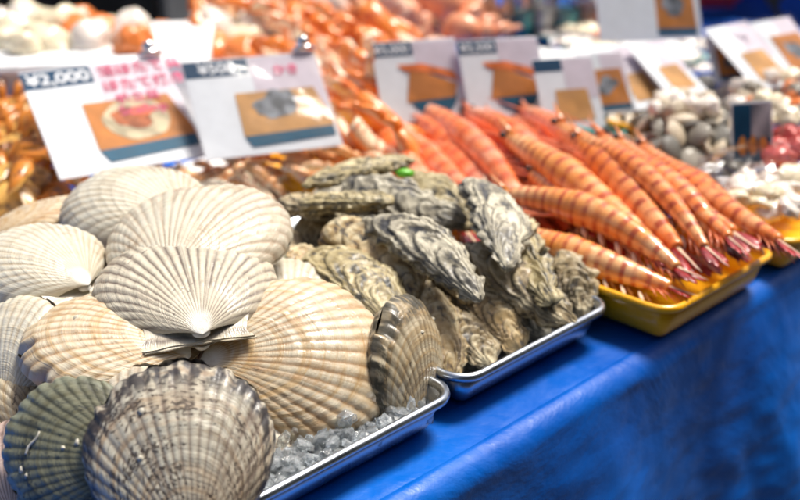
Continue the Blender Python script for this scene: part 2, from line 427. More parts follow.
def scallop(px, py, z, wpx, axis, normal, mat, label, seed, dome=.2, group='scallops heaped in the front tray', gape=0., mat2=None, chip=.3, dz=0., res=1.0, barn=0):
    p = at(px, py, z); W = wpx*depth(p)/F
    n = cv(*normal); a = cv(*axis); a = (a-n*a.dot(n)).normalized()
    root = empty('scallop'); frame(root, p + n*dz, a.cross(n), a)
    tag(root, label, 'scallop', group)
    nt, nq = int(234*res), int(60*res)
    valve('upper_valve', W, mat, root, seed, dome, 1, nt, nq, chip)
    lo = valve('lower_valve', W*.985, mat2 or mat, root, seed+9.3, dome*.8, -1, nt, nq, chip)
    if gape: lo.rotation_euler.x = -gape
    if barn:
        rr_ = random.Random(int(seed*10)); rho = W/2
        for k in range(barn):
            x = rr_.uniform(-.6, .6)*rho; y = rr_.uniform(-.3, .75)*rho; dd = min(.95, (x*x+y*y)/rho/rho); z = W*dome*1.05*(1-dd)**.58
            b = lump('barnacle', (W*rr_.uniform(.014, .026), W*rr_.uniform(.012, .022), W*.012), 'barnacle', root, k, .5, 2.5, 3); b.location = (x, y, z+W*.004)
        if barn > 2:
            pts = []
            for k in range(16):
                a = k*.2; x = rho*(-.15+.022*k+.02*sin(a*2)); y = rho*(.42+.07*cos(a)); dd = (x*x+y*y)/rho/rho
                pts.append((x, y, W*dome*1.05*(1-dd)**.58+W*.008))
            tube('worm_tube', pts, [W*.009]*15+[W*.006], 'barnacle', root, 8, 1, 4, .3)
    return root

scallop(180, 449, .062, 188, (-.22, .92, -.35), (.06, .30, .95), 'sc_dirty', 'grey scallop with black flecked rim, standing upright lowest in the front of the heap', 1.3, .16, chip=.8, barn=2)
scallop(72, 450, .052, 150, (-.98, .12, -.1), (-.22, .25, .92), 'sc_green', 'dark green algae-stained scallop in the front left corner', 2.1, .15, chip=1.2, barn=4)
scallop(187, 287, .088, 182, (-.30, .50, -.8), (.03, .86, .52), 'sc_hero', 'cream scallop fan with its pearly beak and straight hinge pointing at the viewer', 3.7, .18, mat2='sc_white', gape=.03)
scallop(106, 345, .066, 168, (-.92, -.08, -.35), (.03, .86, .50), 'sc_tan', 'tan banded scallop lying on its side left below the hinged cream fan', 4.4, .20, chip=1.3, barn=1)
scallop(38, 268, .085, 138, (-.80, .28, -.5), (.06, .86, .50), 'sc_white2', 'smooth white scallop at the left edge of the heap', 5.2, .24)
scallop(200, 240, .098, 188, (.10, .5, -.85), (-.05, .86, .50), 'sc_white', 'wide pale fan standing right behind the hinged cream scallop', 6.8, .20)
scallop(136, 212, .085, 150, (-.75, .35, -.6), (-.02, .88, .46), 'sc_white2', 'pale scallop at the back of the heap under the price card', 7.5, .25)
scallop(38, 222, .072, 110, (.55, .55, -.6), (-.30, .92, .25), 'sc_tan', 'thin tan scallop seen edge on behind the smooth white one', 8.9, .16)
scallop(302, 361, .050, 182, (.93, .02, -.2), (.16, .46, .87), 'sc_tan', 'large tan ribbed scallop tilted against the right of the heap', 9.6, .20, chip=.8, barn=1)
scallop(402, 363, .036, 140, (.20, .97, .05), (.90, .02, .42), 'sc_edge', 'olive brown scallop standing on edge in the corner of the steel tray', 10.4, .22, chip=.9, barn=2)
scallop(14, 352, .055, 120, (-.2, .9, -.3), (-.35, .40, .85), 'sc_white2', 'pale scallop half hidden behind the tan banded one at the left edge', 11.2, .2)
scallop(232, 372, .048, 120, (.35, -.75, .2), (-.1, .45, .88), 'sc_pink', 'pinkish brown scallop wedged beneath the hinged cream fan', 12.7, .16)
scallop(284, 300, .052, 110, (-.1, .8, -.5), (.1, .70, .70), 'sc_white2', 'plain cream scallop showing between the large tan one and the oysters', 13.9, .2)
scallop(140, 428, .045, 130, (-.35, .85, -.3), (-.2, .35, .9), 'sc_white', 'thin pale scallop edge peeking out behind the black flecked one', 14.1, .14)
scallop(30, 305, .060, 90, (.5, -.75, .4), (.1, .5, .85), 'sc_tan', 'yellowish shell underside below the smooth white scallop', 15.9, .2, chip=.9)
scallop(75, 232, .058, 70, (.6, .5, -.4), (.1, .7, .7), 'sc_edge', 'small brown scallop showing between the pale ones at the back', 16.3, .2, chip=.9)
fill = [(110, 300, .045, 140), (60, 390, .03, 150), (170, 395, .03, 130), (255, 300, .04, 140), (20, 470, .02, 130), (130, 480, .02, 150),
        (250, 430, .02, 130), (330, 400, .012, 80), (200, 340, .045, 110), (255, 255, .05, 110), (90, 255, .05, 120), (175, 250, .06, 120), (60, 320, .04, 130),
        (10, 420, .02, 120)]
for k, (x, y, z, w) in enumerate(fill):
    r = random.Random(k+40)
    scallop(x, y, z, w, (r.uniform(-1, 1), r.uniform(-.3, 1), r.uniform(-.8, .2)), (r.uniform(-.4, .4), r.uniform(.4, .9), .6),
            ['sc_pink', 'sc_edge', 'sc_dirty', 'sc_green'][k % 4], 'dim scallop deep in the heap, only slivers of it showing between the upper shells', 20+k*1.7, .18, 'scallops buried deep in the heap', res=.5)

# ------------------------------------------------------------------ trays
def rrect(hx, hy, r, n=8):
    out = []
    for cx, cy, a0 in ((hx-r, hy-r, 0), (-hx+r, hy-r, 90), (-hx+r, -hy+r, 180), (hx-r, -hy+r, 270)):
        for k in range(n+1):
            a = radians(a0+90*k/n); out.append((cx+r*cos(a), cy+r*sin(a)))
    return out
def tray(name, s0, s1, t0, t1, h, mat, label, cat='tray', group=None, z0=.003, lip=.0055, slope=.008, r=.022, rot=0, seed=0):
    hx, hy = (s1-s0)/2, (t1-t0)/2
    root = empty(name, P((s0+s1)/2, (t0+t1)/2, z0), TABLE_ROT+rot)
    tag(root, label, cat, group)
    def loft(nm, rings, m, close=False):
        vs, fs = [], []; n = None
        for (off, z) in rings:
            ring = rrect(hx-off, hy-off, max(.004, r-off)); n = len(ring); vs += [(x, y, z) for x, y in ring]
        k = len(rings)
        for j in range(k-1):
            for i in range(n): a = j*n+i; b = j*n+(i+1) % n; fs.append((a, b, b+n, a+n))
        if close: fs.append(tuple(range((k-1)*n, k*n)))
        return from_py(nm, vs, fs, m, root)
    # pan: outer wall up, over, inner wall down, floor
    loft('pan', [(slope+lip+.006, 0), (slope+lip+.002, .002), (slope+lip-.0005, .006), (lip+.001, h-.004), (lip+.0016, h-.004), (slope+lip+.001, .008), (slope+lip+.004, .003), (slope+lip+.012, .0022)], mat, True)
    loft('rim', [(lip+.0018, h-.006), (lip+.0012, h-.001), (lip-.001, h+.0008), (.003, h+.0012), (.0005, h-.0002), (0, h-.0025), (.0008, h-.005), (.0028, h-.0055), (.004, h-.004), (lip, h-.003)], mat)
    return root
tray('steel_tray', .270, .503, .441, .790, .030, 'steel', 'steel tray with a rolled rim full of scallops, at the left', group='shallow steel trays along the table edge')
tray('steel_tray', .510, .694, .447, .790, .030, 'steel', 'steel tray with a rolled rim holding the oysters', group='shallow steel trays along the table edge')
tray('yellow_tray', .700, .880, .402, .740, .034, 'yellow', 'yellow plastic tray of striped prawns beside the oysters', group='yellow plastic trays', lip=.005)
tray('yellow_tray', .900, 1.10, .400, .520, .034, 'yellow', 'yellow plastic tray of white squid pieces at the right edge', group='yellow plastic trays', lip=.005)
tray('yellow_tray', 1.00, 1.22, .560, .80, .045, 'yellow', 'yellow plastic tray heaped with grey clams', group='yellow plastic trays', lip=.005)
tray('yellow_tray', .705, .90, .760, 1.0, .034, 'yellow', 'yellow plastic tray under the glossy red prawns', group='yellow plastic trays', lip=.005)

tray('foam_tray', .735, 1.10, 1.02, 1.50, .025, 'foam', 'white foam tray under the pile of orange crab legs', lip=.006)
tray('foam_tray', .38, .735, .835, 1.02, .018, 'foam', 'white foam tray under the pale crab pieces below the cards', lip=.006)
tray('brown_tray', .25, .53, 1.03, 1.3, .02, 'wood', 'brown tray under the crabs at the left', lip=.005)
# crushed ice in the scallop tray
def ice():
    vs, fs = [], []; n = 36
    r = random.Random(3)
    for i in range(n+1):
        for j in range(n+1):
            s = .285+.20*i/n; t = .455+.31*j/n
            vs.append(P(s, t, .014+.010*fbm(s*40, t*40, 0)+.006*r.random()))
    for i in range(n):
        for j in range(n): a = i*(n+1)+j; fs.append((a, a+n+1, a+n+2, a+1))
    bm = bmesh.new(); bmesh.ops.create_icosphere(bm, subdivisions=1, radius=1)
    bv = [v.co.copy() for v in bm.verts]; bf = [tuple(v.index for v in f.verts) for f in bm.faces]; bm.free()
    for k in range(620):
        if k < 380: s = r.uniform(.30, .490); t = .457+abs(r.gauss(0, .024)); z = r.uniform(.012, .026)
        else: s = r.uniform(.29, .47); t = r.uniform(.47, .76); z = r.uniform(.015, .03)
        m = Matrix.Rotation(r.uniform(0, 6), 3, Vector((r.random(), r.random(), r.random())).normalized())
        sz = r.uniform(.002, .0075); k0 = len(vs); sx, sy, sq = r.uniform(.6, 1.2), r.uniform(.5, 1), r.uniform(.5, 1)
        for c in bv:
            q = r.uniform(.75, 1.2)*sz; vs.append(P(s, t, z)+m@Vector((c.x*q*sx, c.y*q*sy, c.z*q*sq)))
        fs.extend(tuple(k0+x for x in f) for f in bf)
    o = from_py('crushed_ice', vs, fs, 'ice', None, False)
    tag(o, 'crushed ice filling the bottom of the scallop tray', 'ice', kind='stuff')
ice()

# ------------------------------------------------------------------ oysters
def oyster_mesh(L, Wd, Th, seed, mat, root, nu=72, nv=110):
    vs, uvs, fs = [], [], []
    r = random.Random(seed); bend = r.uniform(-.07, .07); cup = r.uniform(.02, .07); fl = r.uniform(.9, 1.2)
    for j in range(nv+1):
        v = j/nv; x = (v-.5)*L
        w = (sin(pi*min(1, v**.80))**.58)*(.62+.50*v) if 0 < v < 1 else 0
        w *= 1+.26*N3(v*4, seed, 0)+.12*N3(v*14, seed, 1)
        cy = bend*L*(4*(v-.5)**2)-bend*L*.4 + .02*L*N3(v*4, seed, 7)
        cz = -cup*L*(4*(v-.5)**2)*.6
        for i in range(nu+1):
            a = 2*pi*i/nu; ca, sa = cos(a), sin(a)
            y = Wd/2*w*math.copysign(abs(ca)**.85, ca); z = Th/2*(w**.7 if w > 0 else 0)*math.copysign(abs(sa)**.9, sa)*(1 if sa > 0 else .8)
            p = Vector((x, y+cy, z+cz))
            nrm = Vector((0.25*(v-.5), ca*.35, sa)).normalized()
            # overlapping frilled growth layers
            qd = v+(1-v)*abs(ca)**2.2
            g = qd*5.5*fl + .38*fbm(x*18+seed, y*30, z*14, 3)
            st = g-floor(g)
            dsp = .0030*(st**1.2)*(w**.5 if w > 0 else 0) + .0026*fbm(x*16+seed*3, y*34, z*30, 5)
            dsp += .0009*fbm(x*190, y*190+seed, z*190, 2)
            edge = abs(ca)**6
            p += nrm*dsp + Vector((0, ca, 0))*edge*.006*fbm(x*90, seed, sa, 3)
            vs.append(p); uvs.append((i/nu, g/10))
    for j in range(nv):
        for i in range(nu): a = j*(nu+1)+i; fs.append((a, a+1, a+nu+2, a+nu+1))
    return from_py('shell', vs, fs, mat, root, True, uvs)
def oyster(x1, y1, z1, x2, y2, z2, wpx, mat, label, seed, roll=0., th=.44):
    a, b = at(x1, y1, z1), at(x2, y2, z2); c = (a+b)/2; L = (b-a).length*1.04
    Wd = wpx*depth(c)/F*1.3
    root = empty('oyster'); X = (b-a).normalized()
    n = (Vector((0, -.35, 1))).normalized(); n = (n-X*n.dot(X)).normalized()
    n = Matrix.Rotation(roll, 3, X)@n
    frame(root, c, X, n.cross(X)); tag(root, label, 'oyster', 'oysters heaped in the second tray')
    o = oyster_mesh(L, Wd, Wd*th, seed, mat, root)
    # parent keeps the tree 'oyster > shell'; a darker joint line between the valves
    return root
OY = [
 (415, 157, .085, 308, 183, .09, 30, 'oy_b', 'flat olive oyster lying across the very back of the heap'),
 (462, 224, .07, 342, 184, .09, 42, 'oy_d', 'broad slate oyster with white frills crossing the upper heap'),
 (345, 215, .07, 281, 200, .07, 40, 'oy_a', 'grey oyster at the back left of the heap'),
 (482, 290, .075, 368, 212, .095, 42, 'oy_d', 'long slate blue oyster on top in the middle'),
 (420, 290, .055, 330, 222, .08, 54, 'oy_c', 'brown rimmed oyster left of the long slate one'),
 (402, 322, .05, 315, 250, .07, 56, 'oy_b', 'mottled olive and brown oyster nearest the scallops'),
 (514, 262, .085, 474, 176, .105, 46, 'oy_d', 'dark speckled oyster pointing up behind the prawns'),
 (574, 322, .034, 464, 244, .075, 46, 'oy_a', 'long grey oyster reaching to the right tray rim'),
 (588, 314, .022, 562, 252, .055, 32, 'oy_a', 'slim grey oyster leaning in the right corner'),
 (522, 346, .018, 462, 288, .05, 40, 'oy_c', 'cream and brown oyster pointing at the front rim'),
 (494, 364, .014, 436, 312, .04, 36, 'oy_a', 'pale grey oyster along the front rim beside the standing scallop'),
 (452, 374, .016, 428, 282, .055, 34, 'oy_c', 'narrow cream oyster just behind the standing scallop'),
 (322, 272, .055, 286, 250, .06, 36, 'oy_c', 'small orange brown oyster touching the cream scallop'),
 (470, 225, .06, 408, 172, .075, 34, 'oy_b', 'olive oyster behind the broad slate one'),
 (345, 250, .04, 300, 222, .05, 44, 'oy_a', 'shaded grey oyster under the back left one'),
 (560, 290, .035, 505, 235, .05, 44, 'oy_d', 'shaded slate oyster under the upright speckled one'),
 (548, 332, .016, 500, 300, .03, 46, 'oy_d', 'dark oyster low in the right of the tray'),
 (440, 300, .03, 390, 240, .045, 60, 'oy_b', 'dark olive oyster low in the middle of the tray'),
 (480, 340, .02, 420, 270, .03, 60, 'oy_d', 'slate oyster at the bottom of the tray behind the front ones'),
 (540, 270, .025, 470, 205, .04, 60, 'oy_b', 'olive oyster low at the back right of the heap'),
 (400, 240, .03, 320, 190, .05, 60, 'oy_d', 'slate oyster buried at the back of the heap'),
 (548, 300, .055, 500, 212, .075, 38, 'oy_b', 'narrow olive oyster between the upright speckled one and the long grey one'),
 (470, 300, .05, 425, 232, .07, 40, 'oy_a', 'grey oyster tucked under the tail of the long slate one'),
 (392, 200, .095, 300, 205, .085, 36, 'oy_b', 'olive grey oyster lying across the back left of the heap'),
]
for k, o in enumerate(OY):
    oyster(*o[:7], o[7], o[8], 3+k*2.3, random.Random(k).uniform(-.5, .5))
lf = lump('green_leaf', (.008, .005, .004), 'lime', None, 4); lf.location = at(405, 173, .098)
tag(lf, 'tiny bright green leaf scrap on the back oysters', 'leaf')

# ------------------------------------------------------------------ prawns
def prawn_proto(kind, L=.2, R=.0128, curve=.10, side=0.):
    """head at -x, tail at +x, back up"""
    root = empty('prawn')
    def spine(v): return Vector(((v-.5)*L, side*L*(1-4*(v-.5)**2), curve*L*(1-4*(v-.45)**2)*.35))
    # carapace v 0..0.36 ; abdomen .34...86 ; tail
    n = 26; pts, rad = [], []
    for i in range(n+1):
        v = .37*i/n; pts.append(spine(v)); rad.append(R*(.25+.80*(i/n)**.5)*(1.0 if i < n else .96))
    tube('carapace', pts, rad, kind, root, 20, 1.08, 1, .05)
    n = 60; pts, rad = [], []
    for i in range(n+1):
        f = i/n; v = .345+.52*f; seg = f*6; st = seg-floor(seg)
        base = R*(1.08-.70*f**1.25)
        pts.append(spine(v)); rad.append(base*(1.0+.035*sin(pi*min(1, st*1.02))**.6-.02))
    tube('abdomen', pts, rad, kind, root, 22, 1.1, 2, .03)
    # fan
    for k, (yy, ll, ww) in enumerate(((-.6, .11, 1), (-.28, .125, 1.1), (.28, .125, 1.1), (.6, .11, 1))):
        p0 = spine(.855); d = Vector((1, yy*.8, -.12)).normalized()
        pts = [p0+d*L*ll*f for f in (0, .2, .45, .7, .9, 1)]
        o = tube('uropod', pts, [R*.2, R*.26*ww, R*.32*ww, R*.30*ww, R*.2, R*.03], 'prawn_tail', root, 10, .3)
    p0 = spine(.85); pts = [p0+Vector((1, 0, .02))*L*.15*f for f in (0, .3, .7, 1)]
    tube('telson', pts, [R*.2, R*.12, R*.06, R*.012], 'prawn_tip', root, 8, .6)
    p0 = spine(.02); pts = [p0+Vector((-.9, 0, .35))*L*.12*f+Vector((0, 0, R*.4)) for f in (0, .4, 1)]
    tube('rostrum', pts, [R*.3, R*.16, R*.02], kind, root, 6)
    for sg in (-1, 1):
        e = lump('eye', (R*.22,)*3, 'black_eye', root, 1, 0, 1, 2); e.location = spine(.02)+Vector((-R*.2, sg*R*.5, R*.35))
        r = random.Random(sg+3)
        for k in range(4):
            p0 = spine(.10+.07*k)+Vector((0, sg*R*.5, -R*.6))
            a = p0+Vector((-.02-.01*k*.2, sg*.012, -.006)); b = a+Vector((-.018, sg*.004+r.uniform(-.004, .004), -.006))
            tube('leg', [p0, (p0+a)/2+Vector((0, 0, -.001)), a, b], [.0016, .0015, .0012, .0004], 'prawn_leg', root, 6)
        pts = [spine(.03)+Vector((-f*L*.35, sg*(R*.4+f*f*.03), R*.2-.012*f)) for f in [i/10 for i in range(11)]]
        tube('antenna', pts, [.0009-.0006*i/10 for i in range(11)], 'prawn_leg', root, 5)
        for k in range(3):
            p0 = spine(.78+.03*k)+Vector((0, sg*R*.3, -R*.3)); b = p0+Vector((.014+.003*k, sg*(.008-.002*k), -.006))
            tube('feeler', [p0, (p0+b)/2+Vector((0, 0, .001)), b], [.0012, .0009, .0003], 'prawn_leg', root, 5)
        for k in range(5):
            p0 = spine(.42+.085*k)+Vector((0, sg*R*.45, -R*.85)); b = p0+Vector((.009, sg*.004, -.008))
            tube('swimmeret', [p0, (p0+b)/2, b], [.0018, .0030, .0006], 'prawn_tip', root, 6, .4)
    return root
protos = {}; prawn_n = [0]
def prawn(kind, x1, y1, z1, x2, y2, z2, label, group, fat=1., roll=0.):
    a, b = at(x1, y1, z1), at(x2, y2, z2)
    q_ = prawn_n[0] % 4; prawn_n[0] += 1; key = (kind, q_)
    if key not in protos: protos[key] = prawn_proto(kind, R=(.0128, .0118, .0135, .0122)[q_], curve=(.10, .24, .02, -.08)[q_], side=(.0, .05, -.045, .02)[q_]); o = protos[key]
    else: o = copy_tree(protos[key])
    L = (b-a).length; X = (b-a).normalized()
    Z = Vector((0, 0, 1)); Z = (Z-X*Z.dot(X)).normalized(); Z = Matrix.Rotation(roll, 3, X)@Z
    frame(o, (a+b)/2, X, Z.cross(X))
    sc = L/.2; o.scale = (sc, 1.0*fat, 1.0*fat)
    tag(o, label, 'prawn', group); return o
GP = 'striped prawns in the yellow tray'
PR = [
 ('prawn', 558, 128, .085, 700, 276, .050, 'striped prawn lying uppermost across the middle of the yellow tray', 1.25),
 ('prawn', 590, 160, .080, 742, 268, .052, 'striped prawn second from the right rim of the yellow tray', 1.15),
 ('prawn', 600, 138, .080, 765, 250, .062, 'striped prawn with its tail over the right corner of the yellow tray', 1.1),
 ('prawn', 640, 145, .075, 806, 256, .066, 'striped prawn poking furthest out beyond the tray to the right', 1.0),
 ('prawn_pale', 508, 140, .080, 686, 276, .050, 'pale striped prawn left of the uppermost one', 1.25),
 ('prawn_pale', 500, 200, .060, 702, 290, .046, 'pale striped prawn in front of the others near the tray front', 1.15),
 ('prawn_pale', 505, 232, .048, 700, 298, .038, 'lowest pale striped prawn lying behind the oyster tray rim', 1.0),
 ('prawn', 560, 150, .058, 720, 275, .036, 'darker striped prawn underneath the middle ones', 1.1),
 ('prawn', 618, 170, .050, 752, 262, .034, 'shaded striped prawn underneath near the right rim', 1.0),
 ('prawn', 575, 142, .088, 722, 274, .056, 'slender striped prawn lying right beside the uppermost one', .95),
 ('prawn', 618, 142, .084, 754, 258, .062, 'slender striped prawn wedged between the two right hand ones', .9),
 ('prawn_pale', 530, 172, .070, 680, 268, .055, 'slender pale prawn crossing the left of the yellow tray', 1.0),
 ('prawn', 655, 160, .062, 782, 254, .056, 'slender striped prawn under the one poking out furthest', .9),
 ('prawn', 520, 190, .045, 690, 285, .03, 'shaded striped prawn at the bottom of the yellow tray', 1.1),
]
for p in PR: prawn(*p[:7], p[7], GP, p[8], random.uniform(-.5, .5))
GR = 'glossy red prawns behind the oysters'
rr = random.Random(11)
n_ = 0
for k in range(13):
    x = 372+k*13.5; y = 112+4*sin(k*2.1)
    prawn('prawn_red', x, y+rr.uniform(-6, 8), .050+.012*(k % 2), x+120+rr.uniform(-18, 18), y+128+rr.uniform(-22, 22), .040+.012*(k % 2),
          'glossy red prawn lying parallel with the others between the oysters and the striped prawns', GR, 1.15, rr.uniform(-.6, .6))
for k in range(9):
    x = 380+k*18; y = 140
    prawn('prawn_red', x, y, .03, x+120, y+110, .025, 'red prawn lying in the lower layer beneath the glossy ones', 'red prawns in the lower layer', 1.1, rr.uniform(-.6, .6))

# ------------------------------------------------------------------ crab legs, crabs
def crab_leg_proto(kind, L=.2, R=.011):
    root = empty('crab_portion')
    def seg(nm, p0, p1, r0, r1, bulge=1.15):
        p0, p1 = Vector(p0), Vector(p1); n = 10
        pts = [p0.lerp(p1, i/n)+Vector((0, 0, .006*sin(pi*i/n))) for i in range(n+1)]
        tube(nm, pts, [(r0+(r1-r0)*i/n)*(.8+(bulge-.8)*sin(pi*i/n)**.5) for i in range(n+1)], kind, root, 14, .8, 3, .12)
    seg('upper_segment', (-L*.5, 0, 0), (0, 0, .012), R*1.15, R)
    seg('middle_segment', (-.002, 0, .012), (L*.18, .006, .008), R*.9, R*.85)
    seg('lower_segment', (L*.175, .006, .008), (L*.42, .02, -.004), R*.85, R*.6)
    seg('claw_tip', (L*.41, .02, -.004), (L*.56, .034, -.018), R*.55, R*.08, 1.0)
    return root
CL = {}
def crab_leg(kind, a, b, fat, label, group, roll=0., name='crab_leg'):
    if kind not in CL: CL[kind] = crab_leg_proto(kind); o = CL[kind]
    else: o = copy_tree(CL[kind])
    X = (b-a).normalized(); Z = Vector((0, 0, 1)); Z = (Z-X*Z.dot(X)).normalized(); Z = Matrix.Rotation(roll, 3, X)@Z
    frame(o, (a+b)/2, X, Z.cross(X)); s = (b-a).length/.212; o.scale = (s, s*fat, s*fat)
    tag(o, label, 'crab leg', group); return o
def span(cx, cy, z, half, ang, rr_, dz=.35):
    c = at(cx, cy, z); u = (RIGHT*cos(ang)-UP*sin(ang)+BACK*rr_.uniform(-dz, dz)).normalized()*(half*depth(c)/F)
    return c-u, c+u
r = random.Random(5)
# the orange pile behind the second card
k = 0
while k < 85:
    cx = r.uniform(212, 400); cy = r.uniform(8, 150)
    if cx < 352 and cy > 50+max(0, cx-300)*.3: continue
    if cx < 262 and cy < 24: continue
    if cy < 12+abs(cx-300)*.12: continue
    k += 1
    a, b = span(cx, cy, .02+.018*(k % 4), r.uniform(36, 56), r.gauss(.75, .30), r)
    if k % 2: a, b = b, a
    crab_leg('crab' if k % 4 else 'crab_cream', a, b, r.uniform(1.5, 2.2), 'orange boiled crab leg in the pile behind the two leftmost price cards', 'orange crab legs in a pile', r.uniform(-3, 3))
# cream and orange bits below the first two cards
for k in range(56):
    cx = 95+270*(k/56)+r.uniform(-8, 8); cy = 188-20*(k/56)+r.uniform(-12, 10)
    a, b = span(cx, cy, .035+r.uniform(-.01, .01), r.uniform(20, 32), r.uniform(-.5, .9), r)
    crab_leg('crab_cream' if k % 3 else 'crab', a, b, r.uniform(1.5, 2.1), 'cream and orange crab leg piece lying below the two leftmost price cards', 'pale crab leg pieces below the cards', r.uniform(-3, 3))
# thick pink legs, top centre
for k in range(20):
    cx = 372+120*(k/20)+r.uniform(-6, 6); cy = 22+r.uniform(-20, 20)
    a, b = span(cx, cy, .03+.02*(k % 3), r.uniform(36, 50), r.uniform(.3, 1.2), r, .2)
    crab_leg('crab_pink', a, b, r.uniform(2.8, 3.6), 'thick pink king crab leg in the heap at the top behind the middle cards', 'thick pink crab legs', r.uniform(-3, 3))
# pinkish legs at the foot of the middle cards
for k in range(12):
    a, b = span(395+13*k, 130+r.uniform(-5, 5), .045, r.uniform(22, 30), r.uniform(0, .6), r)
    crab_leg('crab_pink', a, b, 1.4, 'pink crab leg lying at the foot of the middle price cards', 'pink crab legs at the foot of the cards', r.uniform(-3, 3))

def crab_proto(kind):
    root = empty('whole_crab')
    bm = bmesh.new(); bmesh.ops.create_icosphere(bm, subdivisions=4, radius=1)
    for v in bm.verts:
        x, y, z = v.co; k = 1+.10*fbm(x*3, y*3, z*3, 4)
        v.co = Vector((x*.052*k, y*.042*k*(1-.18*x*x), z*(.020 if z > 0 else .012)*k+.006*cos(x*5)*max(z, 0)))
    from_bm('carapace', bm, kind, root, True)
    for sg in (-1, 1):
        for k in range(4):
            a0 = radians(-28+25*k); d = Vector((sg*cos(a0), sin(a0), 0))
            p = [d*.042, d*.075+Vector((0, 0, .018)), d*.105+Vector((0, -.006, .006)), d*.13+Vector((0, -.014, -.018))]
            tube('leg', p, [.0075, .0085, .006, .001], kind, root, 10, .7, k, .15)
        c = [Vector((sg*.038, -.026, 0)), Vector((sg*.062, -.048, .01)), Vector((sg*.055, -.074, .01)), Vector((sg*.036, -.094, .006)), Vector((sg*.022, -.104, .004))]
        tube('claw', c, [.008, .012, .016, .010, .002], kind, root, 12, .8, 9, .15)
        e = lump('eye', (.003,)*3, 'black_eye', root, 1, 0, 1, 1); e.location = (sg*.014, -.040, .010)
    return root
cp = crab_proto('crab_brown')
cr = [(4, 118, .04), (0, 158, .04), (20, 182, .03), (-22, 135, .05), (8, 200, .03), (45, 202, .0), (14, 142, .03), (-15, 185, .04), (0, 98, .03)]
lab = ['brown crab on top beside the left edge of the yen price card', 'brown crab at the left edge level with the middle of the price card', 'brown crab below the lower left corner of the price card',
       'brown crab cut by the left edge of the picture', 'brown crab lowest at the left just behind the scallops', 'brown crab under the first price card', 'brown crab behind the lower left of the price card',
       'brown crab nearest the tan edge-on scallop', 'brown crab furthest back on the left, next to the white foam box']
for k, (x, y, z) in enumerate(cr):
    o = cp if k == 0 else copy_tree(cp)
    o.location = at(x, y, z); o.rotation_euler = (r.uniform(-.6, .6), r.uniform(-.6, .6), r.uniform(0, 6)); o.scale = (.72,)*3
    tag(o, lab[k], 'crab', 'brown crabs piled at the left')

# white and cream lumps of whelk behind the cards
def lumps(name, cat, spots, mats, label, group, rad, seed, amp=.3, f=1.6, sub=3, flat=.8):
    rr = random.Random(seed); pro = []
    for m in mats:
        for q in range(2):
            pro.append(None)
    for k, (x, y, z) in enumerate(spots):
        qi = k % len(pro)
        if pro[qi] is None:
            o = lump(name, (1, .8, flat), mats[qi//2], None, seed+qi*3.1, amp, f, sub); pro[qi] = o
        else: o = pro[qi].copy(); link(o)
        o.location = at(x, y, z); o.rotation_euler = (rr.uniform(-.7, .7), rr.uniform(-.7, .7), rr.uniform(0, 6))
        s = rad*rr.uniform(.75, 1.25); o.scale = (s, s, s)
        tag(o, label if isinstance(label, str) else label[k], cat, group)
rr = random.Random(21)
lumps('scallop_meat', 'scallop meat', [(rr.uniform(-5, 135), rr.uniform(20, 48), .085+.02*rr.random()) for _ in range(30)], ['meat', 'meat', 'squid', 'roe'],
      'cream or orange shelled scallop meat heaped on the white foam box', 'scallop meats on the foam box', .030, 1)
lumps('scallop_meat', 'scallop meat', [(rr.uniform(150, 262), rr.uniform(34, 62), .045+.02*rr.random()) for _ in range(20)], ['meat', 'roe'],
      'cream or orange seafood lump lying between the foam box and the crab legs', 'cream lumps beside the crab legs', .028, 2)
lumps('sea_snail', 'sea snail', [(216, 38, .06), (270, 14, .07), (290, 10, .08), (252, 34, .05), (330, 14, .06)], ['squid'],
      ['white peaked sea snail standing alone left of the crab legs', 'white sea snail in the middle of the top of the crab pile', 'white sea snail highest on the crab leg pile',
       'white sea snail low beside the peaked one', 'white sea snail at the right end of the pile top'], 'white sea snails on the pile', .038, 3, .25, 1.2, 3, 1.3)

# clams, shaped as ribbed cupped shells
def clam_proto(mat, name='clam'):
    vs, fs, uvs = [], [], []; nu, nv = 40, 14
    for side in (1, -1):
        k0 = len(vs)
        for j in range(nv+1):
            q = j/nv
            for i in range(nu+1):
                a = 2*pi*i/nu; rr_ = 1+.12*cos(a)-.05*cos(2*a)
                h = (1-q*q)**.55*.38+.012*sin(q*34)
                vs.append((cos(a)*q*rr_, sin(a)*q*.8*rr_, side*h)); uvs.append((i/nu, q))
        for j in range(nv):
            for i in range(nu): a = k0+j*(nu+1)+i; fs.append((a, a+1, a+nu+2, a+nu+1))
    return from_py(name, vs, fs, mat, None, True, uvs)
cps = [clam_proto(m) for m in ('clam_a', 'clam_b', 'clam_c')]
used = [0, 0, 0]
rc = random.Random(8)
for k in range(130):
    x = rc.gauss(682, 30); y = rc.gauss(126, 17); x = min(735, max(615, x)); y = min(165, max(88, y))
    if x+y*1.2 < 730: continue
    z = .05+.045*max(0, 1-hypot((x-680)/60, (y-125)/40))*rc.random()
    q = k % 3; o = cps[q] if not used[q] else cps[q].copy()
    if used[q]: link(o)
    used[q] = 1
    o.location = at(x, y, z); o.rotation_euler = (rc.uniform(-1, 1), rc.uniform(-1, 1), rc.uniform(0, 6)); s = rc.uniform(.012, .019); o.scale = (s, s, s)
    tag(o, 'small %s clam in the heap filling the yellow tray of clams' % ['grey', 'cream', 'dark'][q], 'clam', '%s clams in the heap' % ['grey', 'cream', 'dark'][q])
lumps('pink_clam_meat', 'clam', [(rc.uniform(655, 715), rc.uniform(95, 118), .075+.02*rc.random()) for _ in range(22)], ['squid', 'clam_b'], 'pinkish cream cockle on the back of the clam heap', 'pinkish cockles', .010, 5)
